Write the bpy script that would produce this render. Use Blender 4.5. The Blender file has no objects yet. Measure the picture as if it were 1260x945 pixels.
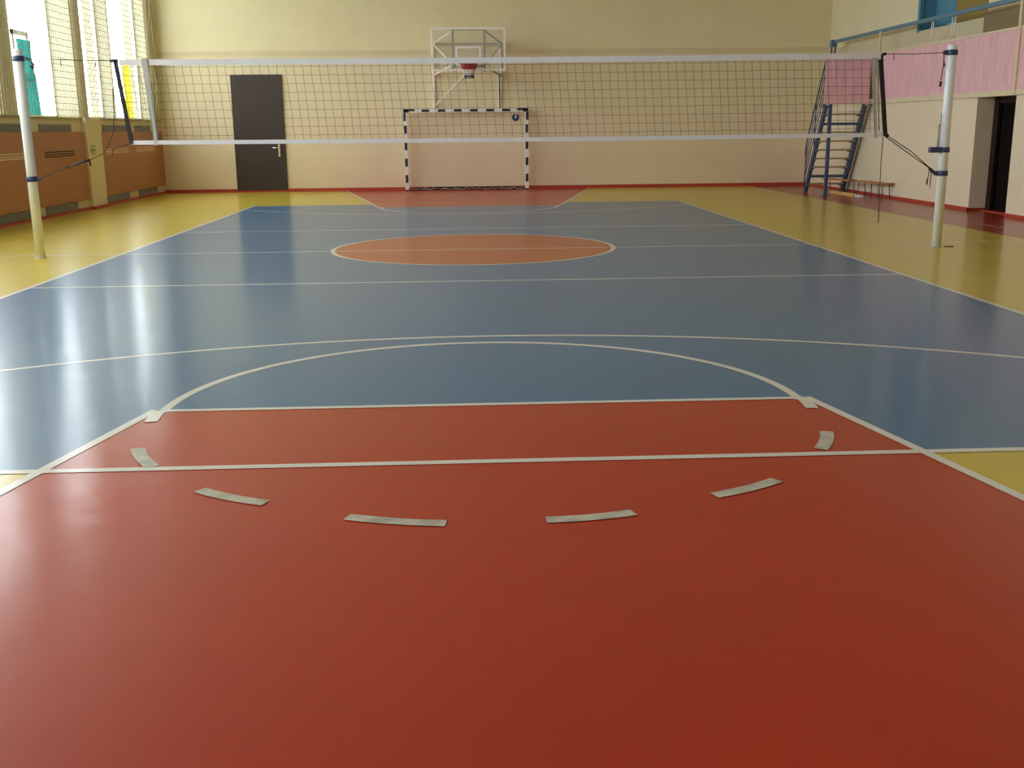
import bpy, bmesh, math, random
from mathutils import Vector, Matrix
random.seed(7)
PI = math.pi
S = bpy.context.scene
C = S.collection

# ------------------------------------------------------------------ helpers
ORG = {}

def V(*a):
    return Vector(a)

class MB:
    """collects shapes (world coordinates, material index) into one mesh"""
    def __init__(self):
        self.v, self.f, self.m, self.s = [], [], [], []
    def face(self, pts, mi=0, smooth=False):
        n = len(self.v)
        self.v += [tuple(p) for p in pts]
        self.f.append(tuple(range(n, n + len(pts)))); self.m.append(mi); self.s.append(smooth)
    def hexa(self, p, mi=0):
        n = len(self.v)
        self.v += [tuple(q) for q in p]
        for q in ((0, 3, 2, 1), (4, 5, 6, 7), (0, 1, 5, 4), (1, 2, 6, 5), (2, 3, 7, 6), (3, 0, 4, 7)):
            self.f.append(tuple(n + i for i in q)); self.m.append(mi); self.s.append(False)
    def box(self, x0, x1, y0, y1, z0, z1, mi=0):
        x0, x1 = sorted((x0, x1)); y0, y1 = sorted((y0, y1)); z0, z1 = sorted((z0, z1))
        self.hexa([(x0, y0, z0), (x1, y0, z0), (x1, y1, z0), (x0, y1, z0),
                   (x0, y0, z1), (x1, y0, z1), (x1, y1, z1), (x0, y1, z1)], mi)
    def bar(self, a, b, w, h, up=(0, 0, 1), mi=0):
        """box beam from a to b, w across, h along up"""
        a, b = Vector(a), Vector(b); d = (b - a).normalized(); u = Vector(up)
        if abs(d.dot(u)) > .98: u = Vector((0, 1, 0))
        s = d.cross(u).normalized(); u = s.cross(d).normalized()
        s *= w / 2; u *= h / 2
        self.hexa([a - s - u, a + s - u, a + s + u, a - s + u,
                   b - s - u, b + s - u, b + s + u, b - s + u], mi)
    def tube(self, pts, r, n=10, mi=0, closed=False, cap=True, r_list=None):
        pts = [Vector(p) for p in pts]; L = len(pts); rings = []
        prev = None
        for i, p in enumerate(pts):
            if closed:
                t = (pts[(i + 1) % L] - pts[i - 1])
            else:
                t = pts[min(i + 1, L - 1)] - pts[max(i - 1, 0)]
            t.normalize()
            if prev is None:
                a = Vector((0, 0, 1)) if abs(t.z) < .9 else Vector((0, 1, 0))
                s = t.cross(a).normalized()
            else:
                s = prev - t * prev.dot(t)
                if s.length < 1e-6: s = t.cross(Vector((0, 0, 1)))
                s.normalize()
            prev = s; u = t.cross(s)
            rr = r_list[i] if r_list else r
            base = len(self.v)
            for k in range(n):
                c = p + s * (rr * math.cos(2 * PI * k / n)) + u * (rr * math.sin(2 * PI * k / n))
                self.v.append(tuple(c))
            rings.append(base)
        m = L if closed else L - 1
        for i in range(m):
            A, B = rings[i], rings[(i + 1) % L]
            for k in range(n):
                k2 = (k + 1) % n
                self.f.append((A + k, A + k2, B + k2, B + k)); self.m.append(mi); self.s.append(True)
        if cap and not closed:
            self.f.append(tuple(rings[0] + k for k in reversed(range(n)))); self.m.append(mi); self.s.append(False)
            self.f.append(tuple(rings[-1] + k for k in range(n))); self.m.append(mi); self.s.append(False)
    def lathe(self, cx, cy, prof, n=32, mi=0):
        """prof: list of (r, z) going up"""
        rings = []
        for r, z in prof:
            base = len(self.v)
            for k in range(n):
                self.v.append((cx + r * math.cos(2 * PI * k / n), cy + r * math.sin(2 * PI * k / n), z))
            rings.append(base)
        for A, B in zip(rings, rings[1:]):
            for k in range(n):
                k2 = (k + 1) % n
                self.f.append((A + k, A + k2, B + k2, B + k)); self.m.append(mi); self.s.append(True)
        self.f.append(tuple(rings[0] + k for k in reversed(range(n)))); self.m.append(mi); self.s.append(False)
        self.f.append(tuple(rings[-1] + k for k in range(n))); self.m.append(mi); self.s.append(False)

def build(name, mb, mats, parent=None, org=None, bevel=0):
    if not isinstance(mats, (list, tuple)): mats = [mats]
    if parent is not None:
        org = ORG[parent.name]
    o3 = Vector(org) if org is not None else Vector((0, 0, 0))
    me = bpy.data.meshes.new(name)
    me.from_pydata([(v[0] - o3.x, v[1] - o3.y, v[2] - o3.z) for v in mb.v], [], mb.f)
    for m in mats: me.materials.append(m)
    for p, mi, sm in zip(me.polygons, mb.m, mb.s):
        p.material_index = mi; p.use_smooth = sm
    me.update()
    o = bpy.data.objects.new(name, me); C.objects.link(o)
    if parent is not None:
        o.parent = parent
    else:
        o.location = o3
    ORG[o.name] = tuple(o3)
    if bevel:
        b = o.modifiers.new('bevel', 'BEVEL'); b.width = bevel; b.segments = 2
        b.limit_method = 'ANGLE'; b.angle_limit = math.radians(50)
    return o

def tag(o, label, cat, group=None):
    o['label'] = label; o['category'] = cat
    if group: o['group'] = group
    return o

def thing(name, loc, label, cat, group=None):
    o = bpy.data.objects.new(name, None); C.objects.link(o)
    o.location = loc; o.empty_display_size = .1
    ORG[o.name] = tuple(loc)
    return tag(o, label, cat, group)

def structure(o):
    o['kind'] = 'structure'; return o

def lerp(a, b, t): return a + (b - a) * t

# ------------------------------------------------------------------ materials
def srgb(r, g, b):
    f = lambda c: (c / 255 / 12.92) if c / 255 <= .04045 else ((c / 255 + .055) / 1.055) ** 2.4
    return (f(r), f(g), f(b), 1)

def mat(name, col, rough=.6, metal=0., noise=.06, scale=4., spec=.5, bump=0., bscale=60., stretch=(1, 1, 1)):
    m = bpy.data.materials.new(name); m.use_nodes = True
    nt = m.node_tree; N = nt.nodes; L = nt.links
    b = N['Principled BSDF']
    b.inputs['Roughness'].default_value = rough
    b.inputs['Metallic'].default_value = metal
    b.inputs['Specular IOR Level'].default_value = spec
    tc = N.new('ShaderNodeTexCoord'); mp = N.new('ShaderNodeMapping')
    mp.inputs['Scale'].default_value = stretch
    L.new(tc.outputs['Object'], mp.inputs['Vector'])
    if noise > 0:
        n = N.new('ShaderNodeTexNoise'); n.inputs['Scale'].default_value = scale
        n.inputs['Detail'].default_value = 5
        L.new(mp.outputs['Vector'], n.inputs['Vector'])
        r = N.new('ShaderNodeMapRange')
        r.inputs['From Min'].default_value = .25; r.inputs['From Max'].default_value = .75
        r.inputs['To Min'].default_value = 1 - noise; r.inputs['To Max'].default_value = 1 + noise
        L.new(n.outputs['Fac'], r.inputs['Value'])
        x = N.new('ShaderNodeVectorMath'); x.operation = 'SCALE'
        x.inputs[0].default_value = col[:3]
        L.new(r.outputs['Result'], x.inputs['Scale'])
        L.new(x.outputs['Vector'], b.inputs['Base Color'])
    else:
        b.inputs['Base Color'].default_value = col
    if bump > 0:
        n2 = N.new('ShaderNodeTexNoise'); n2.inputs['Scale'].default_value = bscale
        n2.inputs['Detail'].default_value = 3
        L.new(mp.outputs['Vector'], n2.inputs['Vector'])
        bp = N.new('ShaderNodeBump'); bp.inputs['Strength'].default_value = bump
        bp.inputs['Distance'].default_value = .01
        L.new(n2.outputs['Fac'], bp.inputs['Height']); L.new(bp.outputs['Normal'], b.inputs['Normal'])
    return m

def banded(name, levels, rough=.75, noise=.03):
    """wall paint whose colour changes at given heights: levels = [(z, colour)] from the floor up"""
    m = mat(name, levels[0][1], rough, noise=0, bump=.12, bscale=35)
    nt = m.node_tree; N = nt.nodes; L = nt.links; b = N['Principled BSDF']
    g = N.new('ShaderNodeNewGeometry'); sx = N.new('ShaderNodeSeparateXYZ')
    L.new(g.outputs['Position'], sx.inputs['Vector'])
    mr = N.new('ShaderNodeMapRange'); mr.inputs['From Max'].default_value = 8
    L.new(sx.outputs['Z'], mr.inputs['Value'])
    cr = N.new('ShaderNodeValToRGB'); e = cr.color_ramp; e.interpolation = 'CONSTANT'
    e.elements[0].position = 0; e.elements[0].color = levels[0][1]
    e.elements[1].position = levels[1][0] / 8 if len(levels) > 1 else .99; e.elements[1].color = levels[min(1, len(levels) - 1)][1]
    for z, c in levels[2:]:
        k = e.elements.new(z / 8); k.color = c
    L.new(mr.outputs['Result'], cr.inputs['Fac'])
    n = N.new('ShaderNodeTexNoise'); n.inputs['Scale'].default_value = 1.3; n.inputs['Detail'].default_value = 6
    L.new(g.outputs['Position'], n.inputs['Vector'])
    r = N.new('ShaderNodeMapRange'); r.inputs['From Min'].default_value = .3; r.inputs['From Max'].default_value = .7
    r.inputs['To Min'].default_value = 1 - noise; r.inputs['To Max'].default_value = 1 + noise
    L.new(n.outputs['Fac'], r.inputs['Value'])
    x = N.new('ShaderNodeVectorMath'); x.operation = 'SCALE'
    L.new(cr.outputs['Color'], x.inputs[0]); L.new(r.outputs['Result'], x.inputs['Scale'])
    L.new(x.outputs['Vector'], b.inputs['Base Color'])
    return m

def floor_paint(name, col, rough=.285):
    """glossy floor paint with a slightly uneven varnish, scuffs and scratches"""
    m = bpy.data.materials.new(name); m.use_nodes = True
    nt = m.node_tree; N = nt.nodes; L = nt.links; b = N['Principled BSDF']
    g = N.new('ShaderNodeNewGeometry')
    n = N.new('ShaderNodeTexNoise'); n.inputs['Scale'].default_value = 1.1; n.inputs['Detail'].default_value = 8
    n.inputs['Roughness'].default_value = .65
    L.new(g.outputs['Position'], n.inputs['Vector'])
    r = N.new('ShaderNodeMapRange'); r.inputs['From Min'].default_value = .3; r.inputs['From Max'].default_value = .7
    r.inputs['To Min'].default_value = .93; r.inputs['To Max'].default_value = 1.07
    L.new(n.outputs['Fac'], r.inputs['Value'])
    x = N.new('ShaderNodeVectorMath'); x.operation = 'SCALE'; x.inputs[0].default_value = col[:3]
    L.new(r.outputs['Result'], x.inputs['Scale'])
    L.new(x.outputs['Vector'], b.inputs['Base Color'])
    r2 = N.new('ShaderNodeMapRange'); r2.inputs['From Min'].default_value = .3; r2.inputs['From Max'].default_value = .7
    r2.inputs['To Min'].default_value = rough - .005; r2.inputs['To Max'].default_value = rough + .03
    L.new(n.outputs['Fac'], r2.inputs['Value']); L.new(r2.outputs['Result'], b.inputs['Roughness'])
    n2 = N.new('ShaderNodeTexNoise'); n2.inputs['Scale'].default_value = 5.; n2.inputs['Detail'].default_value = 3
    L.new(g.outputs['Position'], n2.inputs['Vector'])
    bp = N.new('ShaderNodeBump'); bp.inputs['Strength'].default_value = .16; bp.inputs['Distance'].default_value = .01
    L.new(n2.outputs['Fac'], bp.inputs['Height']); L.new(bp.outputs['Normal'], b.inputs['Normal'])
    b.inputs['Specular IOR Level'].default_value = FLOOR_SPEC
    b.inputs['Anisotropic'].default_value = .7          # roller strokes along the hall
    tg = N.new('ShaderNodeCombineXYZ'); tg.inputs['Y'].default_value = 1
    L.new(tg.outputs['Vector'], b.inputs['Tangent'])
    b.inputs['Coat Weight'].default_value = .43         # thin worn varnish
    b.inputs['Coat Roughness'].default_value = .155; b.inputs['Coat IOR'].default_value = 1.42
    L.new(bp.outputs['Normal'], b.inputs['Coat Normal'])
    return m

def cloth(name, col, trans=.5):
    m = mat(name, col, .8, noise=.1, scale=6)
    nt = m.node_tree; N = nt.nodes; L = nt.links
    t = N.new('ShaderNodeBsdfTranslucent'); t.inputs['Color'].default_value = col
    mx = N.new('ShaderNodeMixShader'); mx.inputs['Fac'].default_value = trans
    L.new(N['Principled BSDF'].outputs[0], mx.inputs[1]); L.new(t.outputs[0], mx.inputs[2])
    L.new(mx.outputs[0], N['Material Output'].inputs['Surface'])
    return m

def glass(name, tint=(.96, .98, .98, 1), haze=0.0, gloss=.06):
    m = bpy.data.materials.new(name); m.use_nodes = True
    nt = m.node_tree; N = nt.nodes; L = nt.links
    N.remove(N['Principled BSDF'])
    t = N.new('ShaderNodeBsdfTransparent'); t.inputs['Color'].default_value = tint
    g = N.new('ShaderNodeBsdfGlossy'); g.inputs['Roughness'].default_value = .03
    mx = N.new('ShaderNodeMixShader'); mx.inputs['Fac'].default_value = gloss
    L.new(t.outputs[0], mx.inputs[1]); L.new(g.outputs[0], mx.inputs[2])
    last = mx
    if haze > 0:
        d = N.new('ShaderNodeBsdfDiffuse'); d.inputs['Color'].default_value = (.8, .8, .78, 1)
        m2 = N.new('ShaderNodeMixShader'); m2.inputs['Fac'].default_value = haze
        L.new(mx.outputs[0], m2.inputs[1]); L.new(d.outputs[0], m2.inputs[2]); last = m2
    L.new(last.outputs[0], N['Material Output'].inputs['Surface'])
    return m

def wood(name, c1, c2, rough=.45, stretch=(1, 1, 8)):
    m = mat(name, c1, rough, noise=0)
    nt = m.node_tree; N = nt.nodes; L = nt.links; b = N['Principled BSDF']
    tc = N.new('ShaderNodeTexCoord'); mp = N.new('ShaderNodeMapping')
    mp.inputs['Scale'].default_value = tuple(12 / s for s in stretch)
    L.new(tc.outputs['Object'], mp.inputs['Vector'])
    n = N.new('ShaderNodeTexNoise'); n.inputs['Scale'].default_value = 2.; n.inputs['Detail'].default_value = 7
    L.new(mp.outputs['Vector'], n.inputs['Vector'])
    cr = N.new('ShaderNodeValToRGB'); cr.color_ramp.elements[0].position = .3; cr.color_ramp.elements[1].position = .7
    cr.color_ramp.elements[0].color = c1; cr.color_ramp.elements[1].color = c2
    L.new(n.outputs['Fac'], cr.inputs['Fac']); L.new(cr.outputs['Color'], b.inputs['Base Color'])
    return m

FLOOR_SPEC = .2
M_line = floor_paint('white line paint', (.72, .71, .66, 1))
def court_paint():
    """the floor's painted zones (yellow surround, blue court, red keys, orange circle, dark red strip) as one material"""
    m = floor_paint('court floor paint', (1, 1, 1, 1)); N = m.node_tree.nodes; L = m.node_tree.links
    g = N.new('ShaderNodeNewGeometry'); sx = N.new('ShaderNodeSeparateXYZ'); L.new(g.outputs['Position'], sx.inputs['Vector'])
    X, Y = sx.outputs['X'], sx.outputs['Y']
    def M(op, a, b=None, c=None):
        n = N.new('ShaderNodeMath'); n.operation = op
        for k, q in enumerate((a, b, c)):
            if q is None: continue
            if isinstance(q, (int, float)): n.inputs[k].default_value = q
            else: L.new(q, n.inputs[k])
        return n.outputs[0]
    blue = M('MULTIPLY', M('LESS_THAN', M('ABSOLUTE', X), 4.5), M('LESS_THAN', M('ABSOLUTE', M('ADD', Y, .085)), 9.035))
    ay = M('ABSOLUTE', Y)
    half = M('MULTIPLY_ADD', M('SUBTRACT', ay, 8.05), 1.2 / 5.78, 1.85)
    red = M('MULTIPLY', M('GREATER_THAN', ay, 8.05), M('LESS_THAN', M('ABSOLUTE', M('SUBTRACT', X, .03)), half))
    dx = M('SUBTRACT', X, .04); dy = M('SUBTRACT', Y, .2)
    circ = M('LESS_THAN', M('ADD', M('MULTIPLY', dx, dx), M('MULTIPLY', dy, dy)), 1.82 ** 2)
    strip = M('GREATER_THAN', X, 7.5)
    last = None
    for fac, col in ((None, C_YELLOW), (blue, C_BLUE), (red, C_RED), (circ, C_ORANGE), (strip, C_REDSTRIP)):
        if fac is None:
            last = col; continue
        mx = N.new('ShaderNodeMixRGB'); L.new(fac, mx.inputs['Fac'])
        if isinstance(last, tuple): mx.inputs['Color1'].default_value = last
        else: L.new(last, mx.inputs['Color1'])
        mx.inputs['Color2'].default_value = col; last = mx.outputs['Color']
    sc = [n for n in N if n.type == 'VECT_MATH'][0]
    L.new(last, sc.inputs[0])
    return m
C_YELLOW, C_BLUE, C_RED = (.60, .46, .05, 1), (.070, .175, .33, 1), (.44, .034, .009, 1)
C_ORANGE, C_REDSTRIP = (.46, .095, .03, 1), (.34, .045, .02, 1)
M_court = court_paint()
M_tape = floor_paint('worn grey white tape', (.60, .58, .50, 1), .4)
for q in M_tape.node_tree.nodes:          # the tape is scuffed through in patches
    if q.type == 'TEX_NOISE' and q.inputs['Detail'].default_value > 5: q.inputs['Scale'].default_value = 11
    if q.type == 'MAP_RANGE' and q.inputs['To Max'].default_value > 1: q.inputs['To Min'].default_value = .55; q.inputs['To Max'].default_value = 1.15
M_far = banded('cream far wall paint', [(0, (.75, .63, .45, 1)), (.9, (.75, .645, .455, 1)), (1.9, (.75, .665, .45, 1)),
                                        (3.36, (.68, .60, .39, 1)), (3.50, (.77, .71, .46, 1))])
M_right = banded('beige right wall paint', [(0, (.74, .65, .50, 1)), (1.95, (.74, .66, .49, 1)), (3.41, (.76, .69, .48, 1))])
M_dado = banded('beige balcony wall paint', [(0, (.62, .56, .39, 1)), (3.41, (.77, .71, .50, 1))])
M_left = banded('olive cream left wall paint', [(0, (.72, .63, .40, 1)), (1.8, (.72, .67, .47, 1))])
M_ceil = mat('white ceiling paint', (.78, .77, .72, 1), .9)
M_back = mat('cream back wall paint', (.70, .63, .46, 1), .9)
M_redbase = mat('red skirting paint', (.42, .05, .03, 1), .4)
M_steel_blue = mat('dark blue steel paint', (.042, .080, .165, 1), .45, noise=.15)
M_rail_blue = mat('light blue rail paint', (.10, .22, .32, 1), .4)
M_window_blue = mat('blue window reveal paint', (.09, .27, .42, 1), .5)
M_white = mat('white enamel', (.80, .80, .78, 1), .35)
M_pole = mat('white pole enamel', (.79, .82, .86, 1), .3)
M_band = mat('navy band paint', (.03, .05, .13, 1), .4)
M_black = mat('black fabric', (.012, .011, .013, 1), .7)
M_cord = mat('dark cord', (.03, .027, .025, 1), .8)
M_net = mat('dark net cord', (.05, .045, .035, 1), .85)
M_tapew = mat('white net tape', (.78, .77, .80, 1), .6)
M_pocket = mat('grey cream side tape', (.55, .52, .47, 1), .7)
M_pink = mat('pink painted sheet', (.76, .46, .53, 1), .55, noise=.14, scale=7, stretch=(2.2, 2.2, .35), bump=.25, bscale=9)
M_beam = mat('cream ledge paint', (.68, .60, .42, 1), .7)
M_doorbrown = mat('dark brown door lacquer', (.040, .026, .022, 1), .45, noise=.12, scale=2)
M_doordark = mat('near black brown door', (.006, .003, .003, 1), .9, spec=.1)
M_chrome = mat('brushed chrome', (.75, .75, .75, 1), .25, metal=1, noise=0)
M_panel = wood('orange brown veneer', (.38, .14, .045, 1), (.44, .175, .065, 1), .4)
M_slotl = mat('pale slot edge', (.72, .58, .36, 1), .6)
M_slotd = mat('dark slot', (.05, .03, .02, 1), .8)
M_grille = mat('grey louvre paint', (.29, .27, .26, 1), .6)
M_navy = mat('dark navy stripe', (.018, .018, .035, 1), .4)
M_framegrey = mat('grey steel paint', (.36, .35, .31, 1), .5)
M_framecream = mat('cream steel paint', (.88, .86, .78, 1), .5)
M_rim = mat('red rim paint', (.36, .03, .02, 1), .45)
M_netred = mat('red hoop net cord', (.40, .04, .03, 1), .8)
M_netwhite = mat('pale hoop net cord', (.72, .68, .66, 1), .8)
M_netblue = mat('dark hoop net cord', (.08, .09, .18, 1), .8)
M_bench = wood('orange bench wood', (.36, .16, .06, 1), (.45, .22, .09, 1), .45, (1, 8, 1))
M_plank = wood('yellow plank wood', (.62, .38, .14, 1), (.70, .46, .20, 1), .5, (1, 8, 1))
M_tread = wood('olive yellow tread wood', (.32, .23, .10, 1), (.40, .30, .14, 1), .6, (8, 1, 1))
M_teal = cloth('teal curtain cloth', (.08, .52, .52, 1), .55)
M_yellowc = cloth('yellow curtain cloth', (.85, .80, .10, 1), .5)
M_wnet = mat('pale safety net cord', (.66, .62, .44, 1), .8, noise=0)
M_glass = glass('window glass')
M_board = glass('clear acrylic board', (.97, .97, .95, 1), .10, .04)
M_ochre = mat('ochre back room paint', (.30, .22, .06, 1), .7)
M_brownlow = mat('dull brown panel', (.24, .18, .10, 1), .6)
M_signblue = mat('blue sign enamel', (.03, .05, .18, 1), .4)
M_mark = mat('faded green paint mark', (.26, .27, .10, 1), .8, noise=.2, scale=30)

# ------------------------------------------------------------------ dimensions (metres)
XL, XR, YF, YB, ZC = -7.8, 9.05, 14.35, -14.9, 6.6

# ------------------------------------------------------------------ floor with its painted court
fl = MB()
MAT_F = [M_court, M_line, M_tape]
fl.face([(XL - .3, YB, 0), (10.6, YB, 0), (10.6, YF + .2, 0), (XL - .3, YF + .2, 0)], 0)
def rect(x0, x1, y0, y1, z, mi): fl.face([(x0, y0, z), (x1, y0, z), (x1, y1, z), (x0, y1, z)], mi)
def strip(a, b, w, z, mi):
    a, b = Vector((a[0], a[1], z)), Vector((b[0], b[1], z)); d = (b - a).normalized(); s = Vector((-d.y, d.x, 0)) * w / 2
    fl.face([a - s, b - s, b + s, a + s], mi)
def arc(cx, cy, r, a0, a1, w, z, mi, n=64, xlim=None):
    for k in range(n):
        t0, t1 = lerp(a0, a1, k / n), lerp(a0, a1, (k + 1) / n)
        if xlim and abs(cx + r * math.cos((t0 + t1) / 2)) > xlim: continue
        fl.face([(cx + q * math.cos(t), cy + q * math.sin(t), z) for q, t in ((r - w / 2, t0), (r + w / 2, t0), (r + w / 2, t1), (r - w / 2, t1))], mi)
E9, FT, BL = 9.05, 8.05, 13.83
Z3, Z4, Z5 = .0012, .0022, .0032
for s in (1, -1):
    y0, y1 = s * FT, s * (BL if s > 0 else 14.9)
    hw = 1.83 + 1.2 * (abs(y1) - FT) / 5.78
    yw = YF + .1 if s > 0 else YB
    hw = 1.85 + 1.2 * (abs(yw) - FT) / 5.78
    cxk = .03
    for sg in (1, -1):
        strip((cxk + sg * 1.85, s * (FT - .02)), (cxk + sg * hw, yw), .055, Z4, 1)
    strip((cxk - 1.85, s * FT), (cxk + 1.85, s * FT), .05, Z4, 1)
    # free throw half circle on the court side
    a0 = PI if s > 0 else 0
    arc(cxk, s * FT, 1.8, a0 - .02, a0 + PI + .02, .055, Z3, 1, 72)
    # three point arc
    arc(.1 if s < 0 else 0, s * 12.25, 6.25, a0, a0 + PI, .05, Z3, 1, 160, 7.0 if s < 0 else 4.5)
# short run-in of the near circle and the worn dashes inside the red key
arc(.03, -FT, 1.82, PI, PI + .13, .07, Z5, 1, 6); arc(.03, -FT, 1.82, -.13, 0, .07, Z5, 1, 6)
for a0, a1 in (((-1.70, -8.78), (-1.54, -9.09)), ((-1.24, -9.44), (-.92, -9.63)), ((-.56, -9.82), (-.16, -9.92)),
               ((.24, -9.91), (.60, -9.85)), ((.97, -9.67), (1.29, -9.49)), ((1.63, -9.05), (1.76, -8.75))):
    m_ = Vector(((a0[0] + a1[0]) / 2, (a0[1] + a1[1]) / 2)); o_ = (m_ - Vector((.03, -FT))).normalized()
    c_ = m_ + o_ * .028; P = []
    for k in range(7):
        t = k / 6
        p = Vector(a0) * (1 - t) ** 2 + c_ * (2 * t * (1 - t)) + Vector(a1) * t ** 2
        d = (c_ - Vector(a0)) * (1 - t) + (Vector(a1) - c_) * t; d.normalize()
        P.append((p, Vector((-d.y, d.x)) * .034))
    for (p, q), (p2, q2) in zip(P, P[1:]):
        fl.face([(p.x - q.x, p.y - q.y, Z5), (p2.x - q2.x, p2.y - q2.y, Z5), (p2.x + q2.x, p2.y + q2.y, Z5), (p.x + q.x, p.y + q.y, Z5)], 2)
# side lines, end lines, attack lines, centre line
for sx in (-4.5, 4.5): strip((sx, -E9), (sx, 8.95), .055, Z4, 1)
strip((-4.53, -E9 - .07), (4.53, -E9 - .07), .055, Z4 + .0002, 1)
strip((-4.53, 8.95), (4.53, 8.95), .04, Z3, 1)
for y in (-2.97, 3.03): strip((-4.5, y), (4.5, y), .05, Z3, 1)
strip((XL + .05, .02), (7.4, .02), .05, Z3, 1)
arc(.04, .2, 1.84, 0, 2 * PI, .055, Z4, 1, 96)
strip((7.99, 3.05), (8.03, 1.75), .035, Z3, 2)
floor = structure(build('floor', fl, MAT_F))

# ------------------------------------------------------------------ walls
def wall_with_holes(mb, axis_val0, axis_val1, y0, y1, z0, z1, holes, mi=0):
    """solid slab in the plane X, split around openings (ya, yb, za, zb)"""
    ys = sorted({y0, y1, *[h[0] for h in holes], *[h[1] for h in holes]})
    for a, b in zip(ys, ys[1:]):
        hs = sorted([h for h in holes if h[0] <= a + 1e-6 and h[1] >= b - 1e-6], key=lambda h: h[2])
        z = z0
        for h in hs:
            if h[2] > z: mb.box(axis_val0, axis_val1, a, b, z, h[2], mi)
            z = h[3]
        if z < z1: mb.box(axis_val0, axis_val1, a, b, z, z1, mi)

WZ0, WZ1 = 1.83, 6.2
WIN = [(5.55, 8.55), (9.08, 10.84), (10.95, 13.7), (1.9, 4.8), (-1.6, 1.3), (-5.1, -2.2), (-8.6, -5.7), (-12.1, -9.2)]
DEPTH = [.46, .27, .27] + [.4] * 5
mb = MB()
wall_with_holes(mb, XL - .52, XL, YB - .2, YF, -.1, ZC, [(a, b, WZ0, WZ1) for a, b in WIN])
mb.box(XL - .01, XL + .09, 8.62, 9.52, 0, WZ0 - .0)                     # pilaster between the covers
mb.box(XL - .01, XL + .03, 8.70, 9.05, WZ0, ZC)
wl = structure(build('wall_left', mb, [M_left, mat('shade toned reveal colour', (.40, .375, .27, 1), .85)]))
for p in wl.data.polygons:      # shade painted into the deep reveals: darker colour tones down their daylight
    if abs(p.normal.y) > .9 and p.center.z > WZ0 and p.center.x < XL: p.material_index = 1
mb = MB(); mb.box(XL - .36, 11.4, YF, YF + .25, -.1, ZC); structure(build('wall_far', mb, M_far))
mb = MB(); mb.box(XL - .36, 11.4, YB - .2, YB, -.1, ZC); structure(build('wall_back', mb, M_back))
mb = MB(); mb.box(XL - .36, 11.4, YB - .2, YF + .2, ZC, ZC + .2); structure(build('ceiling', mb, M_ceil))
# right wall below the balcony, with the deep doorway
mb = MB()
wall_with_holes(mb, XR, XR + .34, YB, YF, -.1, 1.99, [(3.86, 5.22, -.1, 1.99)])
mb.box(XR + .34, XR + .5, YB, 4.05, -.1, 2.9); mb.box(XR + .34, XR + .5, 5.0, YF, -.1, 2.9)
mb.box(XR + .34, XR + .5, 4.05, 5.0, 1.9, 2.9)
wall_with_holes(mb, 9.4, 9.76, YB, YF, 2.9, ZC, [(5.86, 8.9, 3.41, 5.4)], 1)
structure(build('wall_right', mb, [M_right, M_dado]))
# dark doorway leaf and frame
d2 = MB(); d2.box(XR + .36, XR + .41, 4.05, 5.0, 0, 1.9)
door2 = structure(build('door_2', d2, M_doordark, org=(XR + .4, 4.5, 0)))
fr = MB(); fr.box(XR + .30, XR + .39, 5.0, 5.2, .0, 1.985); fr.box(XR + .30, XR + .39, 3.87, 4.05, 0, 1.985)
fr.box(XR + .30, XR + .39, 4.05, 5.0, 1.88, 1.985)
fr.box(XR + .28, XR + .30, 5.0, 5.05, 0, 1.985)
build('door_frame', fr, mat('dark plum door frame', (.020, .008, .007, 1), .6, spec=.2), door2)
hd = MB(); hd.tube([(XR + .36, 4.15, .98), (XR + .31, 4.15, .98), (XR + .31, 4.27, .98)], .011, 8)
build('door_handle', hd, M_chrome, door2)
# far brown door
d1 = MB(); d1.box(-5.94, -4.65, YF - .045, YF + .01, .05, 2.93)
door1 = structure(build('door_1', d1, M_doorbrown, org=(-5.3, YF, 0), bevel=.006))
dp = MB(); dp.box(-5.80, -4.82, YF - .048, YF - .04, .25, 2.62)
build('door_panel', dp, M_doorbrown, door1, bevel=.006)
h = MB(); h.box(-4.83, -4.78, YF - .07, YF - .05, .90, 1.22)
h.tube([(-4.80, YF - .06, 1.12), (-4.80, YF - .13, 1.12), (-4.98, YF - .13, 1.12)], .016, 10)
h.tube([(-4.805, YF - .07, .98), (-4.805, YF - .085, .98)], .018, 12)
build('door_handle', h, M_chrome, door1)
k = MB(); k.tube([(-5.79, YF - .05, 1.73), (-5.79, YF - .085, 1.73), (-5.76, YF - .085, 1.66)], .016, 8)
build('door_hook', k, M_steel_blue, door1)
# skirtings
mb = MB(); mb.box(XL, -5.95, YF - .025, YF, 0, .085); mb.box(-5.95, -4.64, YF - .03, YF, 0, .05); mb.box(-4.64, XR, YF - .025, YF, 0, .085)
structure(build('baseboard_far', mb, M_redbase))
mb = MB(); mb.box(XL, XL + .05, YB, 8.60, 0, .055); mb.box(XL, XL + .14, 8.60, 9.54, 0, .055); mb.box(XL, XL + .05, 9.54, YF, 0, .055)
structure(build('baseboard_left', mb, M_redbase))
mb = MB(); mb.box(XR - .022, XR, 5.2, YF, 0, .06); mb.box(XR - .022, XR, YB, 3.86, 0, .06)
mb.box(XR - .022, XR + .34, 5.2, 5.222, 0, .05); mb.box(XR + .2, XR + .36, 3.9, 5.2, 0, .02)
structure(build('baseboard_right', mb, M_redbase))
# sill ledge along the windows
mb = MB(); mb.box(XL - .50, XL + .035, YB, YF - .01, 1.795, 1.835)
structure(build('trim_1', mb, mat('olive sill paint', (.34, .30, .15, 1), .6)))

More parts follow.
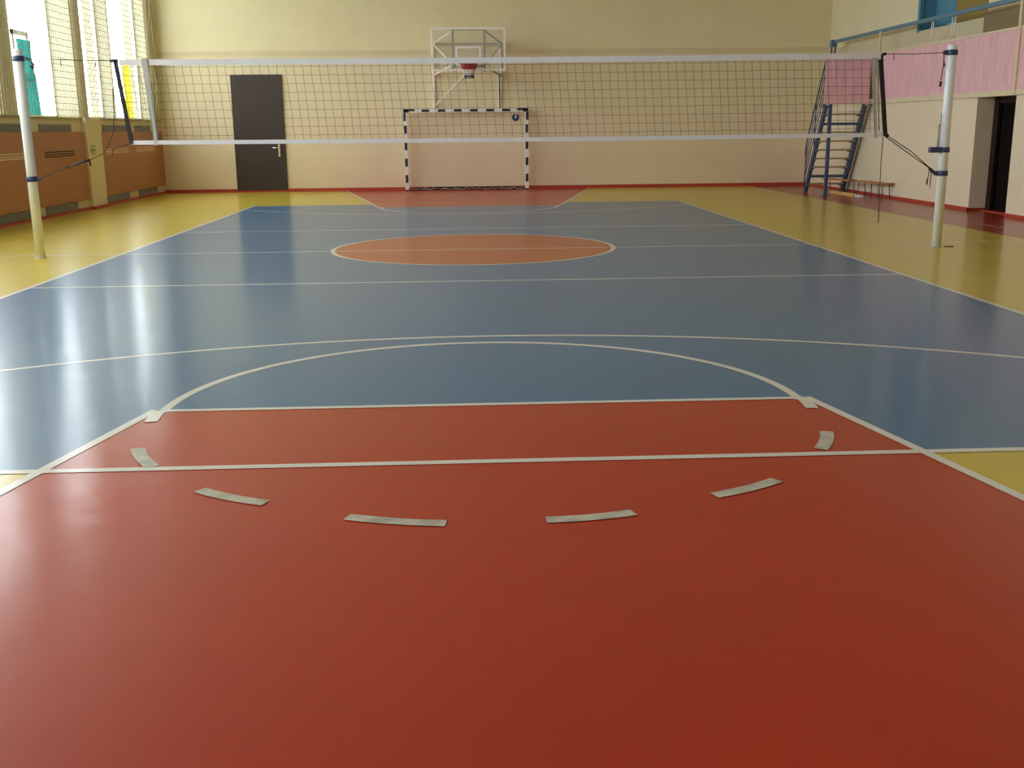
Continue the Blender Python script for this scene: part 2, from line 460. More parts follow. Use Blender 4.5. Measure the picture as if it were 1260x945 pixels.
# windows: frame and pane, one set for each opening
for i, (a, b) in enumerate(WIN):
    f = MB(); xg = XL - DEPTH[i]; t = .045
    f.box(xg - .03, xg + .03, a, a + t, WZ0, WZ1); f.box(xg - .03, xg + .03, b - t, b, WZ0, WZ1)
    f.box(xg - .03, xg + .03, a, b, WZ0, WZ0 + t); f.box(xg - .03, xg + .03, a, b, WZ1 - t, WZ1)
    w = structure(build('window_%d' % (i + 1), f, M_white, org=(xg, (a + b) / 2, WZ0)))
    p = MB(); p.box(xg - .004, xg + .004, a + t, b - t, WZ0 + t, WZ1 - t)
    build('pane', p, M_glass, w)
    if i == 0:   # open vent casement
        s = MB(); x = XL - .12
        s.box(x - .02, x + .02, 5.93, 5.99, 2.45, 3.31); s.box(x - .02, x + .02, 6.56, 6.62, 2.45, 3.31)
        s.box(x - .02, x + .02, 5.93, 6.62, 3.23, 3.31); s.box(x - .02, x + .02, 5.93, 6.62, 2.45, 2.52)
        cs = build('casement', s, M_white, w)
    L_ = bpy.data.lights.new('window_portal', 'AREA'); L_.shape = 'RECTANGLE'
    L_.size = b - a; L_.size_y = WZ1 - WZ0
    L_.cycles.is_portal = True
    lo = bpy.data.objects.new('window_portal', L_); C.objects.link(lo)
    lo.location = (XL - .56, (a + b) / 2, (WZ0 + WZ1) / 2)
    lo.rotation_euler = (PI / 2, 0, -PI / 2)

# ------------------------------------------------------------------ curtains
def curtain(name, rows, x0, amp, waves, m, label):
    """rows: (z, yl, yr) from top; thick rippled cloth"""
    n = 28; mb = MB(); G = []
    for (z, yl, yr) in rows:
        G.append([V(x0 + amp * math.sin(waves * 2 * PI * k / n + z * 1.3) + .012, lerp(yl, yr, k / n), z) for k in range(n + 1)])
    off = len(G) * (n + 1)
    for g in G: mb.v += [tuple(p) for p in g]
    for g in G: mb.v += [(p.x - .006, p.y, p.z) for p in g]
    def q(a, b, c, d): mb.f.append((a, b, c, d)); mb.m.append(0); mb.s.append(True)
    for r in range(len(G) - 1):
        for k in range(n):
            i = r * (n + 1) + k
            q(i, i + 1, i + n + 2, i + n + 1); q(off + i, off + i + n + 1, off + i + n + 2, off + i + 1)
        i = r * (n + 1); q(i, i + n + 1, off + i + n + 1, off + i)
        i = r * (n + 1) + n; q(i, off + i, off + i + n + 1, i + n + 1)
    o = build(name, mb, m, org=(x0, rows[-1][1], rows[-1][0]))
    return tag(o, label, 'curtain')
rows = []
for t in range(15):
    u = t / 14
    z = lerp(3.16, 1.85, u)
    yl = lerp(6.02, 6.12, u); yr = lerp(6.60, 6.36, min(1, u / .25)) if u < .25 else lerp(6.40, 6.72, (u - .25) / .75)
    yr = 6.60 if u < .02 else (6.61 - .08 * math.sin(min(1, u * 2) * PI) + .11 * u)
    rows.append((z, yl, yr))
curtain('teal_curtain', rows, XL - .07, .025, 4, M_teal, 'teal curtain hanging from an open casement behind a white volleyball post')
curtain('yellow_curtain', [(lerp(3.12, 1.86, t / 8), 12.33 - .02 * math.sin(t), lerp(12.86, 12.80, t / 8)) for t in range(9)],
        XL - .2, .02, 3, M_yellowc, 'narrow yellow curtain in the window nearest the far corner')

# protective net over the windows
mb = MB(); xn = XL + .06; ya, yb, za, zb = 1.2, 14.2, 1.85, 5.4
y = ya
random.seed(3)
def flat(mb, a, b, w, ax):
    a, b = Vector(a), Vector(b); s = Vector(ax) * w / 2; e = Vector((.002, 0, 0))
    mb.hexa([a - s - e, a + s - e, a + s + e, a - s + e, b - s - e, b + s - e, b + s + e, b - s + e])
while y < yb:
    flat(mb, (xn, y, za), (xn, y + random.uniform(-.01, .01), zb), .014, (0, 1, 0)); y += .12
z = za
while z < zb:
    flat(mb, (xn, ya, z), (xn, yb, z), .008, (0, 0, 1)); z += .12
wn = build('safety_net', mb, M_wnet, org=(xn, 7, za))
tag(wn, 'pale safety net stretched in front of the tall bright windows', 'net')
mb = MB()
for k in range(5):
    yy = 13.95 + .06 * k
    mb.tube([(xn + .05 * math.sin(k * 2 + zz * 3), yy + .02 * math.sin(zz * 4 + k), zz) for zz in [lerp(za, zb, t / 14) for t in range(15)]], .016, 6)
build('gathered_edge', mb, M_wnet, wn)
mb = MB(); mb.tube([(xn, ya, zb), (xn, yb + .1, zb)], .01, 8); build('top_wire', mb, M_framegrey, wn)

# ------------------------------------------------------------------ radiator covers under the windows
def cover(y0, y1, slots, tops, bottoms, label):
    t = thing('radiator_cover', (XL, (y0 + y1) / 2, .2), label, 'radiator cover', 'wooden radiator covers under the windows')
    p = MB(); p.box(XL, XL + .05, y0, y1, .215, 1.555)
    build('panel', p, M_panel, t, bevel=.004)
    for (a, b, dark) in slots:
        s = MB()
        for zz in (1.19, 1.145, 1.105):
            s.box(XL + .048, XL + .054, a, b, zz - .010, zz + .010)
        build('slot_vent', s, M_slotd if dark else M_slotl, t)
    for lst, z0, z1 in ((tops, 1.565, 1.70), (bottoms, .065, .208)):
        for a, b in lst:
            g = MB(); g.box(XL, XL + .018, a, b, z0, z1)
            n = max(2, int((z1 - z0) / .03))
            for k in range(n):
                zz = z0 + (k + .5) * (z1 - z0) / n
                g.hexa([(XL + .018, a, zz - .011), (XL + .034, a, zz - .013), (XL + .034, b, zz - .013), (XL + .018, b, zz - .011),
                        (XL + .018, a, zz + .004), (XL + .034, a, zz - .002), (XL + .034, b, zz - .002), (XL + .018, b, zz + .004)])
            build('grille', g, M_grille, t)
    return t
cover(2.9, 5.78, [(3.2, 4.3, False), (4.35, 5.52, False)], [(3.0, 5.54)], [(3.0, 5.55)],
      'orange-brown radiator cover with pale slots, furthest from the far corner, partly hidden by the post')
cover(5.80, 8.60, [(6.42, 7.93, True)], [(6.37, 7.98)], [(6.3, 7.92)],
      'orange-brown radiator cover with dark slots beside the cream pilaster')
cover(9.56, 14.3, [(9.8, 11.45, False), (12.02, 13.56, False)], [(9.87, 11.68), (12.18, 13.4)], [(9.77, 11.32), (12.08, 13.6)],
      'orange-brown radiator cover with pale slots between the pilaster and the far corner')
# loops painted on the pilaster
mb = MB()
for dy, dz in ((-.10, .02), (0.0, .03), (.10, .02), (-.05, -.05), (.05, -.05)):
    mb.tube([(XL + .092, 8.9 + dy + .055 * math.cos(t * PI / 8), 1.2 + dz + .06 * math.sin(t * PI / 8)) for t in range(16)], .006, 5, closed=True)
o = build('painted_emblem', mb, M_mark, org=(XL + .09, 8.9, 1.2))
tag(o, 'faded green mark of small loops on the cream pilaster between the radiator covers', 'emblem')

# ------------------------------------------------------------------ volleyball posts and net
PL, PR = (-5.43, -.21), (5.97, -.46)
def ypost(x): return lerp(PL[1], PR[1], (x - PL[0]) / (PR[0] - PL[0]))
def post(x, y, top, bands, label):
    t = thing('volleyball_post', (x, y, 0), label, 'post', 'white volleyball posts')
    p = MB(); p.lathe(x, y, [(.058, 0), (.058, top - .01), (.052, top)], 32)
    build('pole', p, M_pole, t)
    for zz in bands:
        b = MB(); b.lathe(x, y, [(.064, zz - .032), (.068, zz - .028), (.068, zz + .028), (.064, zz + .032)], 32)
        s = 1 if x < 0 else -1
        if x < 0:
            b.box(x + .05, x + .11, y - .015, y + .015, zz - .02, zz + .02)
        elif zz == bands[1]:
            b.box(x - .19, x - .04, y - .05, y + .03, zz - .034, zz + .034)
        else:
            b.box(x - .11, x - .05, y - .015, y + .015, zz - .025, zz + .025)
        build('clamp_band', b, M_band, t)
    c = MB(); c.lathe(x, y, [(.075, 0), (.075, .006), (.062, .010)], 24); build('floor_ring', c, M_pocket if x < 0 else M_framegrey, t)
    return t
pl = post(PL[0], PL[1], 2.52, (2.41, .975), 'white volleyball post beside the teal curtain and radiator covers')
pr = post(PR[0], PR[1], 2.475, (2.385, 1.215, .925), 'white volleyball post with three navy bands in front of the pink balcony')
mb = MB(); x, y = PR
mb.tube([(x - .10, y, 2.36), (x - .095, y, 2.27), (x - .105, y, 2.15), (x - .115, y, 2.06)], .006, 6)
mb.tube([(x - .098, y, 2.29), (x - .09, y, 2.26), (x - .08, y, 2.22)], .008, 6)
mb.tube([(x - .125, y, 2.04), (x - .11, y, 2.03), (x - .12, y, 1.98)], .014, 6)
build('hanging_cord', mb, M_cord, pr)
mb = MB()
mb.tube([(x - .078, y - .02, 1.66), (x - .082, y - .02, 1.55), (x - .092, y - .02, 1.50)], .006, 6)
mb.tube([(x - .10, y - .02, 1.52), (x - .10, y - .02, 1.25)], .009, 6); mb.tube([(x - .08, y - .02, 1.55), (x - .08, y - .02, 1.25)], .006, 6)
build('tensioner', mb, M_framegrey, pr)
mb = MB(); mb.box(x + .085, x + .20, y - .07, y - .045, 0.003, .012); build('floor_hook', mb, M_slotd, pr)
mb = MB(); x, y = PL
for k in range(2):
    mb.tube([(x + .11, y, 2.40), (x + .145, y, 2.38), (x + .165 + .02 * k, y, 2.33), (x + .155, y, 2.28), (x + .135, y, 2.33)], .008, 6)
build('hanging_cord', mb, M_cord, pl)

nt_ = thing('volleyball_net', (0.4, ypost(.4), 1.38), 'dark-meshed volleyball net with white tapes stretched across the court', 'net')
NL, NR, ZT, ZBt = -4.22, 5.10, 2.385, 1.385
def nz(x, z):   # slight sag at the middle of the cables
    u = (x - NL) / (NR - NL); return z - .012 * math.sin(u * PI)
def npt(x, z): return (x, ypost(x), nz(x, z))
mb = MB(); i = 0; x = NL
def strand(mb, pts, w):
    for a, b in zip(pts, pts[1:]):
        a, b = Vector(a), Vector(b); d = (b - a).normalized(); s = d.cross(Vector((0, 1, 0))).normalized() * w / 2; e = Vector((0, w * .4, 0))
        mb.hexa([a - s - e, a + s - e, a + s + e, a - s + e, b - s - e, b + s - e, b + s + e, b - s + e])
x = NL + .02
while x < NR:
    xb = min(x + .075 + random.uniform(-.008, .008), NR + .06)
    pts = [npt(lerp(x, xb, t / 9), lerp(ZT - .05, ZBt + .05, t / 9)) for t in range(10)]
    pts = [(p[0] + random.uniform(-.004, .004), p[1], p[2]) for p in pts]
    strand(mb, pts, .0036); x += .104
for k in range(9):
    z = lerp(ZT - .085, ZBt + .10, k / 8)
    strand(mb, [(lerp(NL, NR + .05, t / 90), ypost(lerp(NL, NR, t / 90)), nz(lerp(NL, NR, t / 90), z) + random.uniform(-.003, .003)) for t in range(91)], .0036)
build('mesh', mb, M_net, nt_)
def tape(x0, x1, z, hgt, th=.012):
    mb = MB(); n = 40
    for t in range(n):
        a, b = lerp(x0, x1, t / n), lerp(x0, x1, (t + 1) / n)
        A, B = npt(a, z), npt(b, z); e = th / 2; hh = hgt / 2
        mb.hexa([(A[0], A[1] - e, A[2] - hh), (B[0], B[1] - e, B[2] - hh), (B[0], B[1] + e, B[2] - hh), (A[0], A[1] + e, A[2] - hh),
                 (A[0], A[1] - e, A[2] + hh), (B[0], B[1] - e, B[2] + hh), (B[0], B[1] + e, B[2] + hh), (A[0], A[1] + e, A[2] + hh)])
    return mb
build('top_tape', tape(NL, NR, 2.355, .068), M_tapew, nt_)
build('bottom_tape', tape(NL + .06, NR + .08, 1.405, .05), M_tapew, nt_)
# black end sleeves
mb = MB(); mb.bar(npt(-4.27, 2.375), npt(-4.16, 1.39), .045, .03, (0, 1, 0)); mb.tube([npt(-4.33, 2.375), npt(-4.24, 2.375)], .02, 8)
build('end_sleeve', mb, M_black, nt_)
mb = MB(); mb.bar(npt(5.09, 2.31), npt(5.21, 1.40), .05, .03, (0, 1, 0)); mb.tube([npt(5.10, 2.37), npt(5.15, 2.375)], .018, 8)
mb.tube([npt(5.10, 2.37), npt(5.11, 2.25)], .018, 8); mb.tube([npt(5.20, 1.41), npt(5.25, 1.39)], .022, 8)
build('end_sleeve', mb, M_black, nt_)
# side bands over the side lines
for xa, xb, ztop in ((-3.92, -3.86, 2.40), (5.0, 5.09, 2.33)):
    mb = MB(); y = ypost(xa)
    for k in range(8):
        t0, t1 = k / 8, (k + 1) / 8
        mb.bar((lerp(xa, xb, t0), y, lerp(ztop, 1.37, t0)), (lerp(xa, xb, t1), y, lerp(ztop, 1.37, t1)), .04, .022, (0, 1, 0), 0)
    mb.tube([(xa + .035, y - .015, ztop), (xb + .035, y - .015, 1.45)], .010, 6, 1)
    mb.tube([(xa - .028, y - .015, ztop), (xb - .028, y - .015, 1.45)], .004, 6, 1)
    build('side_band', mb, [M_pocket, M_framegrey], nt_)
# cables and cords
def cord(name, *paths, r=.006):
    mb = MB()
    for p in paths: mb.tube(p, r, 6)
    build(name, mb, M_cord, nt_)
yl = ypost
cord('top_cable', [(PL[0] + .1, PL[1], 2.41), (-4.85, yl(-4.85), 2.39), (-4.28, yl(-4.28), 2.375)],
     [(-5.17, yl(-5.1), 2.40), (-5.19, yl(-5.1), 2.32)], [(-4.93, yl(-4.9), 2.395), (-4.925, yl(-4.9), 2.31)], [(-4.50, yl(-4.5), 2.38), (-4.52, yl(-4.5), 2.30)], r=.005)
cord('top_cable', [(5.12, yl(5.12), 2.375), (5.5, yl(5.5), 2.372), (PR[0] - .1, PR[1], 2.385)], [(5.25, yl(5.25), 2.37), (5.25, yl(5.25), 2.30)], r=.005)
cord('tension_cord', [(-4.17, yl(-4.2), 1.395), (-4.28, yl(-4.3), 1.365), (-4.40, yl(-4.4), 1.33)], [(-4.40, yl(-4.4), 1.33), (-4.41, yl(-4.4), 1.25)],
     [(-4.33, yl(-4.3), 2.05), (-4.345, yl(-4.3), 1.72), (-4.38, yl(-4.4), 1.52), (-4.45, yl(-4.4), 1.36), (-4.53, yl(-4.5), 1.27), (-4.66, yl(-4.6), 1.215),
      (-4.92, yl(-4.9), 1.135), (-5.15, yl(-5.1), 1.06), (PL[0] + .1, PL[1], .98)], r=.0055)
cord('knot', [(-4.70, yl(-4.7), 1.20), (-4.78, yl(-4.7), 1.18), (-4.90, yl(-4.9), 1.14)], r=.017)
cord('knot', [(-4.70, yl(-4.7), 1.20), (-4.69, yl(-4.7), 1.13)], r=.011)
cord('knot', [(-5.02, yl(-5), 1.105), (-4.96, yl(-5), 1.12)], r=.011)
cord('tension_cord', [(5.21, yl(5.2), 1.385), (5.5, yl(5.5), 1.19), (5.84, yl(5.8), .965)], [(5.25, yl(5.2), 1.385), (5.55, yl(5.5), 1.20), (5.84, yl(5.8), .965)],
     [(5.84, yl(5.8), .96), (PR[0] - .06, PR[1], .93)], [(5.80, yl(5.8), .95), (5.785, yl(5.8), .78)], [(5.83, yl(5.8), .95), (5.825, yl(5.8), .75)], r=.006)
cord('knot', [(5.80, yl(5.8), .985), (5.83, yl(5.8), .96), (5.86, yl(5.8), .94)], r=.022)
cord('knot', [(5.787, yl(5.8), .86), (5.784, yl(5.8), .79)], r=.011)
cord('loose_cord', [(5.185, yl(5.2), 1.39), (5.18, yl(5.2), 1.1), (5.19, yl(5.2), .7), (5.20, yl(5.2), .31)], r=.0055)

# ------------------------------------------------------------------ handball goal
gy = 14.12
g = thing('handball_goal', (0, gy, 0), 'white handball goal with navy stripes standing at the far wall', 'goal')
w = .095
def goalbar(name, horizontal, x):
    mb = MB()
    if horizontal:
        mb.box(-1.60, 1.60, gy - w / 2, gy + w / 2, 2.05 - w, 2.05, 0)
        e = w / 2 + .004
        for k in range(6):
            c = (k - 2.5) * .412 + .0
            mb.box(c - .098, c + .098, gy - e, gy + e - .01, 2.05 - w + .014, 2.05 - .014, 1)
        for s in (-1, 1):
            mb.box(s * 1.30, s * 1.592, gy - e, gy + e - .01, 2.05 - w * .62, 2.05 - .004, 1)
            mb.box(s * 1.45, s * 1.592, gy - e, gy + e - .01, 2.05 - w + .004, 2.05 - .004, 1)
    else:
        s = 1 if x > 0 else -1
        mb.box(x - w / 2, x + w / 2, gy - w / 2, gy + w / 2, .03, 2.05 - w, 0)
        e = w / 2 + .004
        for k in range(4):
            c = 1.54 - k * .412
            mb.box(x - w / 2 + .012, x + w / 2 - .012, gy - e, gy + e - .01, c - .1, c + .1, 1)
        mb.box(x - w / 2 + (.004 if s < 0 else .03), x + w / 2 - (.004 if s > 0 else .03), gy - e, gy + e - .01, 1.75, 2.05 - w, 1)
        mb.box(x - .03, x + .03, gy - .03, gy + .05, 0, .03, 1)
    build(name, mb, [M_white, M_navy], g, bevel=.004)
goalbar('goal_post', False, -1.55); goalbar('goal_post', False, 1.55); goalbar('crossbar', True, 0)
mb = MB(); random.seed(11)
for q in range(9):
    pts = []
    yb_ = random.uniform(14.20, 14.31); zb_ = random.uniform(.015, .075)
    for k in range(61):
        x = lerp(-1.45, 1.45, k / 60)
        pts.append((x, min(14.325, yb_ + random.uniform(-.02, .02)), max(.012, zb_ * min(1, 6 * (1 - abs(x) / 1.5) + .3) + random.uniform(-.025, .02))))
    mb.tube(pts, .010, 5, mi=0 if q % 4 else 1)
build('goal_net', mb, [M_black, M_pocket], g)
# round sign on the wall under the crossbar
t = thing('round_sign', (1.28, YF, 1.82), 'small round blue sign with white mark under one end of the striped crossbar', 'sign')
def disc(r, y0, y1, n=40):
    mb = MB(); c = [(1.28 + r * math.cos(2 * PI * k / n), 1.82 + r * math.sin(2 * PI * k / n)) for k in range(n)]
    mb.face([(a, y0, b) for a, b in c], 0); mb.face([(a, y1, b) for a, b in reversed(c)], 0)
    for k in range(n):
        a, b = c[k], c[(k + 1) % n]; mb.face([(a[0], y0, a[1]), (a[0], y1, a[1]), (b[0], y1, b[1]), (b[0], y0, b[1])], 0)
    return mb
build('border', disc(.11, YF - .010, YF), M_white, t); build('disc', disc(.098, YF - .014, YF - .009), M_signblue, t)
mb = MB(); mb.box(1.272, 1.298, YF - .017, YF - .013, 1.81, 1.915)
mb.tube([(1.285, YF - .015, 1.80), (1.285, YF - .0145, 1.86)], .026, 12)
build('white_mark', mb, M_white, t)

# ------------------------------------------------------------------ basketball hoop on its wall frame
t = thing('basketball_hoop', (.08, YF, 2.1), 'clear basketball backboard with red rim on a steel wall frame', 'basketball hoop')
by = 12.63; bx0, bx1, bz0, bz1 = -.815, .975, 2.885, 3.885
mb = MB(); mb.box(bx0, bx1, by, by + .015, bz0, bz1); bb = build('backboard', mb, M_board, t)
mb = MB(); e = .05
mb.box(bx0, bx1, by - .004, by + .019, bz1 - e, bz1); mb.box(bx0, bx1, by - .004, by + .019, bz0, bz0 + e)
mb.box(bx0, bx0 + e, by - .004, by + .019, bz0 + e, bz1 - e); mb.box(bx1 - e, bx1, by - .004, by + .019, bz0 + e, bz1 - e)
build('border', mb, M_framecream, bb)
mb = MB(); x0, x1, z0, z1 = -.225, .385, 3.0, 3.46
mb.box(x0, x1, by - .004, by - .001, z1 - e, z1); mb.box(x0, x1, by - .004, by - .001, z0, z0 + e)
mb.box(x0, x0 + e, by - .004, by - .001, z0 + e, z1 - e); mb.box(x1 - e, x1, by - .004, by - .001, z0 + e, z1 - e)
build('target_square', mb, M_white, bb)
mb = MB(); yf = by + .05
mb.bar((-.28, yf, 2.86), (-.28, yf, 3.85), .05, .05, (0, 1, 0)); mb.bar((.47, yf, 2.86), (.47, yf, 3.85), .05, .05, (0, 1, 0))
mb.bar((-.305, yf, 3.84), (.495, yf, 3.84), .045, .045); mb.bar((-.28, yf, 3.0), (.47, yf, 3.0), .05, .05)
build('board_frame', mb, M_framegrey, t)
mb = MB(); yw = YF - .03
for x in (-.81, .89): mb.box(x - .03, x + .03, yw - .03, YF, 2.06, 3.66)
mb.box(.83, .89, yw - .03, yw - .01, 2.06, 2.93)
mb.bar((-.80, yw, 3.64), (.92, yw, 3.64), .04, .04, mi=1)
build('wall_upright', mb, [M_framecream, M_framegrey], t)
def arm(a, b, m, wd=.035):
    mb = MB(); mb.tube([a, b], wd / 2, 8); build('arm', mb, m, t)
arm((-.79, yw, 3.64), (-.28, yf, 3.82), M_framecream, .045)
arm((-.79, yw, 3.64), (-.26, yf, 3.0), M_framecream, .045)
arm((-.80, yw, 2.88), (-.28, yf, 3.03), M_framecream, .06)
arm((-.80, yw, 2.10), (.06, yf, 2.88), M_framecream, .035)
arm((.93, yw, 3.64), (.47, yf, 3.82), M_framegrey, .04)
arm((.91, yw, 3.60), (.47, yf, 3.46), M_framecream, .05)
arm((.93, yw, 3.62), (.50, yf, 3.05), M_framegrey, .03)
arm((.91, yw, 2.85), (.60, yf, 2.93), M_framegrey, .05)
rc = (.09, by - .40); rz = 3.06
mb = MB(); mb.tube([(rc[0] + .235 * math.cos(2 * PI * k / 40), rc[1] + .235 * math.sin(2 * PI * k / 40), rz) for k in range(40)], .014, 8, closed=True)
mb.box(rc[0] - .12, rc[0] + .12, by - .17, by - .006, rz - .02, rz + .015); mb.box(rc[0] - .12, rc[0] + .12, by - .02, by - .004, rz - .14, rz + .03)
rim = build('rim', mb, M_rim, t)
mb = MB(); n = 14
def rr(z):
    u = (rz - z) / .36; return lerp(.225, .105, min(1, u * 1.35) ** .7)
for k in range(n):
    for sg in (1, -1):
        pts = [(rc[0] + rr(z) * math.cos(2 * PI * k / n + sg * (rz - z) * 3.2), rc[1] + rr(z) * math.sin(2 * PI * k / n + sg * (rz - z) * 3.2), z) for z in [rz - .36 * q / 9 for q in range(10)]]
        mb.tube(pts[:5], .010, 5, 0); mb.tube(pts[4:8], .012, 5, 1); mb.tube(pts[7:], .010, 5, 2)
build('hoop_net', mb, [M_netred, M_netwhite, M_netblue], rim)

# ------------------------------------------------------------------ balcony
bal = thing('balcony', (XR, 5, 2), 'balcony with pink front panels and blue handrail above the dark doorway', 'balcony')
LX0, LX1, LY = 7.86, 8.86, 9.95          # landing at the head of the stairs
mb = MB()
mb.box(XR - .02, 9.385, YB + .05, 13.05, 1.995, 2.10)
mb.box(LX0 + .11, XR - .02, LY + .02, LY + .38, 2.0, 2.08)
build('deck', mb, M_beam, bal)
mb = MB(); mb.box(XR - .05, XR + .02, YB + .05, LY, 1.985, 2.075); mb.box(XR - .05, XR + .03, YB + .05, LY, 3.03, 3.07)
mb.box(LX0 - .0, XR - .05, LY, LY + .03, 1.985, 2.005)
build('ledge', mb, M_beam, bal)
ys = [LY - .06, 3.86, -2.2, -8.3, YB + .1]
for a, b in zip(ys, ys[1:]):
    mb = MB(); mb.box(XR - .035, XR - .005, b + .03, a - .03, 2.075, 3.03)
    build('pink_panel', mb, M_pink, bal)
mb = MB(); mb.box(LX0, LX1, LY, LY + .02, 2.005, 2.945); build('pink_panel', mb, M_pink, bal)
for yy in ys[:-1]:
    mb = MB(); mb.box(XR - .065, XR - .03, yy - .035, yy + .035, 2.0, 3.50)
    build('baluster', mb, M_beam, bal)
for yy in (7.42, 6.40, 6.52, 7.34, .8, .9, -5.2, -5.3):
    mb = MB(); mb.tube([(XR + .01, yy, 3.05), (XR + .01, yy, 3.47)], .012, 8); build('thin_baluster', mb, M_framecream, bal)
mb = MB(); mb.bar((XR, YB + .1, 3.485), (XR, 13.05, 3.525), .06, .075); mb.box(XR - .09, XR + .05, 12.93, 13.08, 3.40, 3.57)
build('handrail', mb, M_rail_blue, bal, bevel=.008)
for xa in (XR - .075, XR + .01):
    mb = MB(); mb.box(xa, xa + .032, 12.98, 13.02, 2.1, 3.42); build('rail_post', mb, M_steel_blue, bal)
mb = MB(); mb.box(XR - .02, XR + .0, LY + .8, 13.0, 2.1, 3.0); build('pink_panel', mb, M_pink, bal)
# blue window on the upper right wall
f = MB()
f.box(9.395, 9.76, 8.86, 8.90, 3.41, 5.4); f.box(9.39, 9.47, 8.83, 8.93, 3.38, 5.42)
f.box(9.74, 9.80, 7.92, 8.9, 3.5, 5.4)
f.box(9.62, 9.80, 8.03, 8.9, 3.405, 3.5)
wb = structure(build('window_%d' % (len(WIN) + 1), f, M_window_blue, org=(9.4, 7.4, 3.41)))
f = MB(); f.box(9.745, 9.80, 5.86, 7.92, 3.41, 5.4); build('shutter', f, M_ochre, wb)
# flat brown panel standing in for an unidentified dark area of the balcony wall
mb = MB(); mb.box(9.345, 9.385, 4.55, 5.88, 2.12, 3.47)
o = build('brown_panel', mb, M_brownlow, org=(9.38, 5.2, 2.12), bevel=.004)
tag(o, 'dull brown panel filling a dark area of the balcony wall beneath the blue handrail, above the dark doorway', 'board')

# ------------------------------------------------------------------ steel staircase up to the landing
st = thing('metal_staircase', (8.45, 10.9, 0), 'steep dark-blue metal staircase up to the pink balcony landing', 'staircase')
A0, A1 = V(8.02, 11.50, .0), V(8.02, 10.32, 2.0)
B0, B1 = V(8.90, 11.50, .0), V(8.90, 10.32, 2.0)
dirv = (A1 - A0).normalized(); nrm = V(0, dirv.z, -dirv.y)   # perpendicular in the YZ plane
for a, b, wd in ((A0, A1, .13), (B0, B1, .17)):
    mb = MB(); s = 1 if a.x > 8.5 else -1
    mb.bar(a, b, .012, wd, nrm)
    for k in (-1, 1):
        o3 = nrm * (k * wd / 2)
        mb.bar(a + o3 + V(.022, 0, 0), b + o3 + V(.022, 0, 0), .055, .014, nrm)
    build('stringer', mb, M_steel_blue, st)
for k in range(1, 10):
    p = A0.lerp(A1, k * .198 / 2.0)
    mb = MB(); mb.box(8.035, 8.885, p.y - .10, p.y + .10, p.z - .022, p.z + .012); tr = build('tread', mb, M_tread, st)
    for xa, xb in ((8.80, 8.893), (8.03, 8.08)):
        mb = MB(); mb.box(xa, xb, p.y - .11, p.y + .05, p.z - .05, p.z - .022); build('bracket', mb, M_steel_blue, tr)
for k in (1.9, 7.9):
    p = A0.lerp(A1, k * .198 / 2.0)
    mb = MB(); mb.bar((8.03, p.y - .115, p.z), (8.89, p.y - .115, p.z), .04, .055); build('cross_bar', mb, M_steel_blue, st)
mb = MB(); mb.box(7.995, 8.065, LY + .03, LY + .10, 0, 1.985); mb.box(7.96, 8.10, LY - .0, LY + .13, 0, .012)
build('support_post', mb, M_steel_blue, st)
def along(u, up, x=7.985): 
    p = A0.lerp(A1, u); return (x, p.y, p.z + up)
mb = MB()
mb.tube([along(.12, .78), along(.10, .68), along(.05, .72), along(.04, .86), along(.10, 1.0), along(.5, .98), along(.98, .96), (7.96, 10.25, 3.0), (7.92, 10.1, 3.0)], .017, 8)
build('handrail', mb, M_steel_blue, st)
mb = MB()
for up in (.72, .46, .22): mb.tube([along(.08, up), along(.98, up)], .011, 6)
build('mid_rail', mb, M_steel_blue, st)
for u in (.07, .55, .97):
    mb = MB(); a = along(u, -.02); mb.tube([a, (a[0], a[1], a[2] + .98)], .014, 6); build('baluster', mb, M_steel_blue, st)

# ------------------------------------------------------------------ benches
def bench(p0, p1, z, wid, legs, label):
    p0, p1 = Vector((*p0, z)), Vector((*p1, z)); d = (p1 - p0).normalized(); s = V(-d.y, d.x, 0)
    c = (p0 + p1) / 2
    t = thing('bench', (c.x, c.y, 0), label, 'bench', 'low wooden benches by the staircase')
    mb = MB(); n = 8
    pts = [p0.lerp(p1, k / n) for k in range(n + 1)]
    for a, b in zip(pts, pts[1:]): mb.bar(a, b, wid, .035)
    build('seat', mb, M_bench, t)
    for u in legs:
        q = p0.lerp(p1, u)
        for sg in (-1, 1):
            top = q + s * (sg * wid * .36) - V(0, 0, .017); bot = q + s * (sg * wid * .46) + d * .02; bot.z = 0
            mb = MB(); mb.tube([top, bot], .011, 8); build('leg', mb, M_steel_blue, t)
    return t
bench((8.36, 11.05), (8.66, 10.05), .325, .2, (.08, .92), 'low wooden bench half under the metal staircase')
bench((8.76, 10.0), (8.92, 8.62), .315, .2, (.12, .55, .9), 'low wooden bench standing clear of the metal staircase, along the beige wall')
t = thing('wooden_plank', (8.48, 10.0, 0), 'yellow wooden plank with white end blocks lying on the floor before the benches', 'plank')
mb = MB(); mb.bar((8.46, 10.85, .035), (8.49, 9.40, .035), .075, .07); build('plank', mb, M_plank, t, bevel=.004)
for yy in (9.32, 9.14):
    mb = MB(); mb.box(8.46, 8.56, yy - .035, yy + .035, 0, .06); build('end_block', mb, M_white, t, bevel=.008)

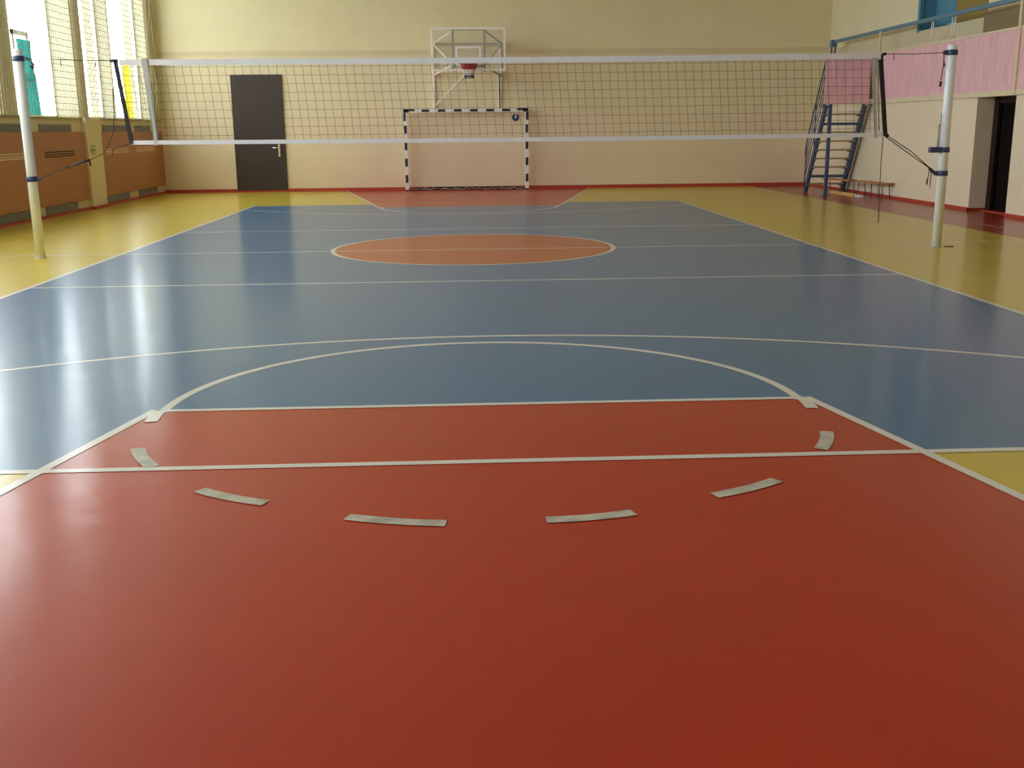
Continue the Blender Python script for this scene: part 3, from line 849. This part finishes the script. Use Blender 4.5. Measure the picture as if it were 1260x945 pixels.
# ------------------------------------------------------------------ daylight
w = bpy.data.worlds.new('overcast sky'); S.world = w; w.use_nodes = True
N = w.node_tree.nodes; L = w.node_tree.links
bg = N['Background']; bg.inputs['Strength'].default_value = 1.0
tc = N.new('ShaderNodeTexCoord'); sx = N.new('ShaderNodeSeparateXYZ'); L.new(tc.outputs['Generated'], sx.inputs['Vector'])
cr = N.new('ShaderNodeValToRGB'); e = cr.color_ramp
mr = N.new('ShaderNodeMapRange'); mr.inputs['From Min'].default_value = -1; mr.inputs['From Max'].default_value = 1
L.new(sx.outputs['Z'], mr.inputs['Value']); L.new(mr.outputs['Result'], cr.inputs['Fac'])
e.elements[0].position = .44; e.elements[0].color = (.42, .43, .40, 1)
e.elements[1].position = .52; e.elements[1].color = (.95, .98, 1.0, 1)
L.new(cr.outputs['Color'], bg.inputs['Color'])

# ------------------------------------------------------------------ camera
cam = bpy.data.cameras.new('camera'); co = bpy.data.objects.new('camera', cam); C.objects.link(co)
loc = (-.0567, -13.8947, 1.5165); yaw, pitch, roll, fpx = .0415, -.235, -.0102, 1308.
cy, sy, cp, sp = math.cos(yaw), math.sin(yaw), math.cos(pitch), math.sin(pitch)
f = V(sy * cp, cy * cp, sp); r = V(cy, -sy, 0); u = r.cross(f)
c_, s_ = math.cos(roll), math.sin(roll)
r, u = r * c_ + u * s_, u * c_ - r * s_
co.matrix_world = Matrix(((r.x, u.x, -f.x, loc[0]), (r.y, u.y, -f.y, loc[1]), (r.z, u.z, -f.z, loc[2]), (0, 0, 0, 1)))
cam.sensor_width = 36; cam.lens = fpx / 1260 * 36; cam.clip_start = .05
S.camera = co

S.view_settings.view_transform = 'Standard'; S.view_settings.look = 'None'
S.view_settings.gamma = 1; S.view_settings.use_curve_mapping = False
S.view_settings.exposure = 3.15
S.cycles.max_bounces = 12; S.cycles.diffuse_bounces = 8; S.cycles.glossy_bounces = 6
S.cycles.transparent_max_bounces = 16
S.cycles.use_denoising = True
S.cycles.caustics_reflective = False; S.cycles.caustics_refractive = False
S.cycles.sample_clamp_indirect = 6
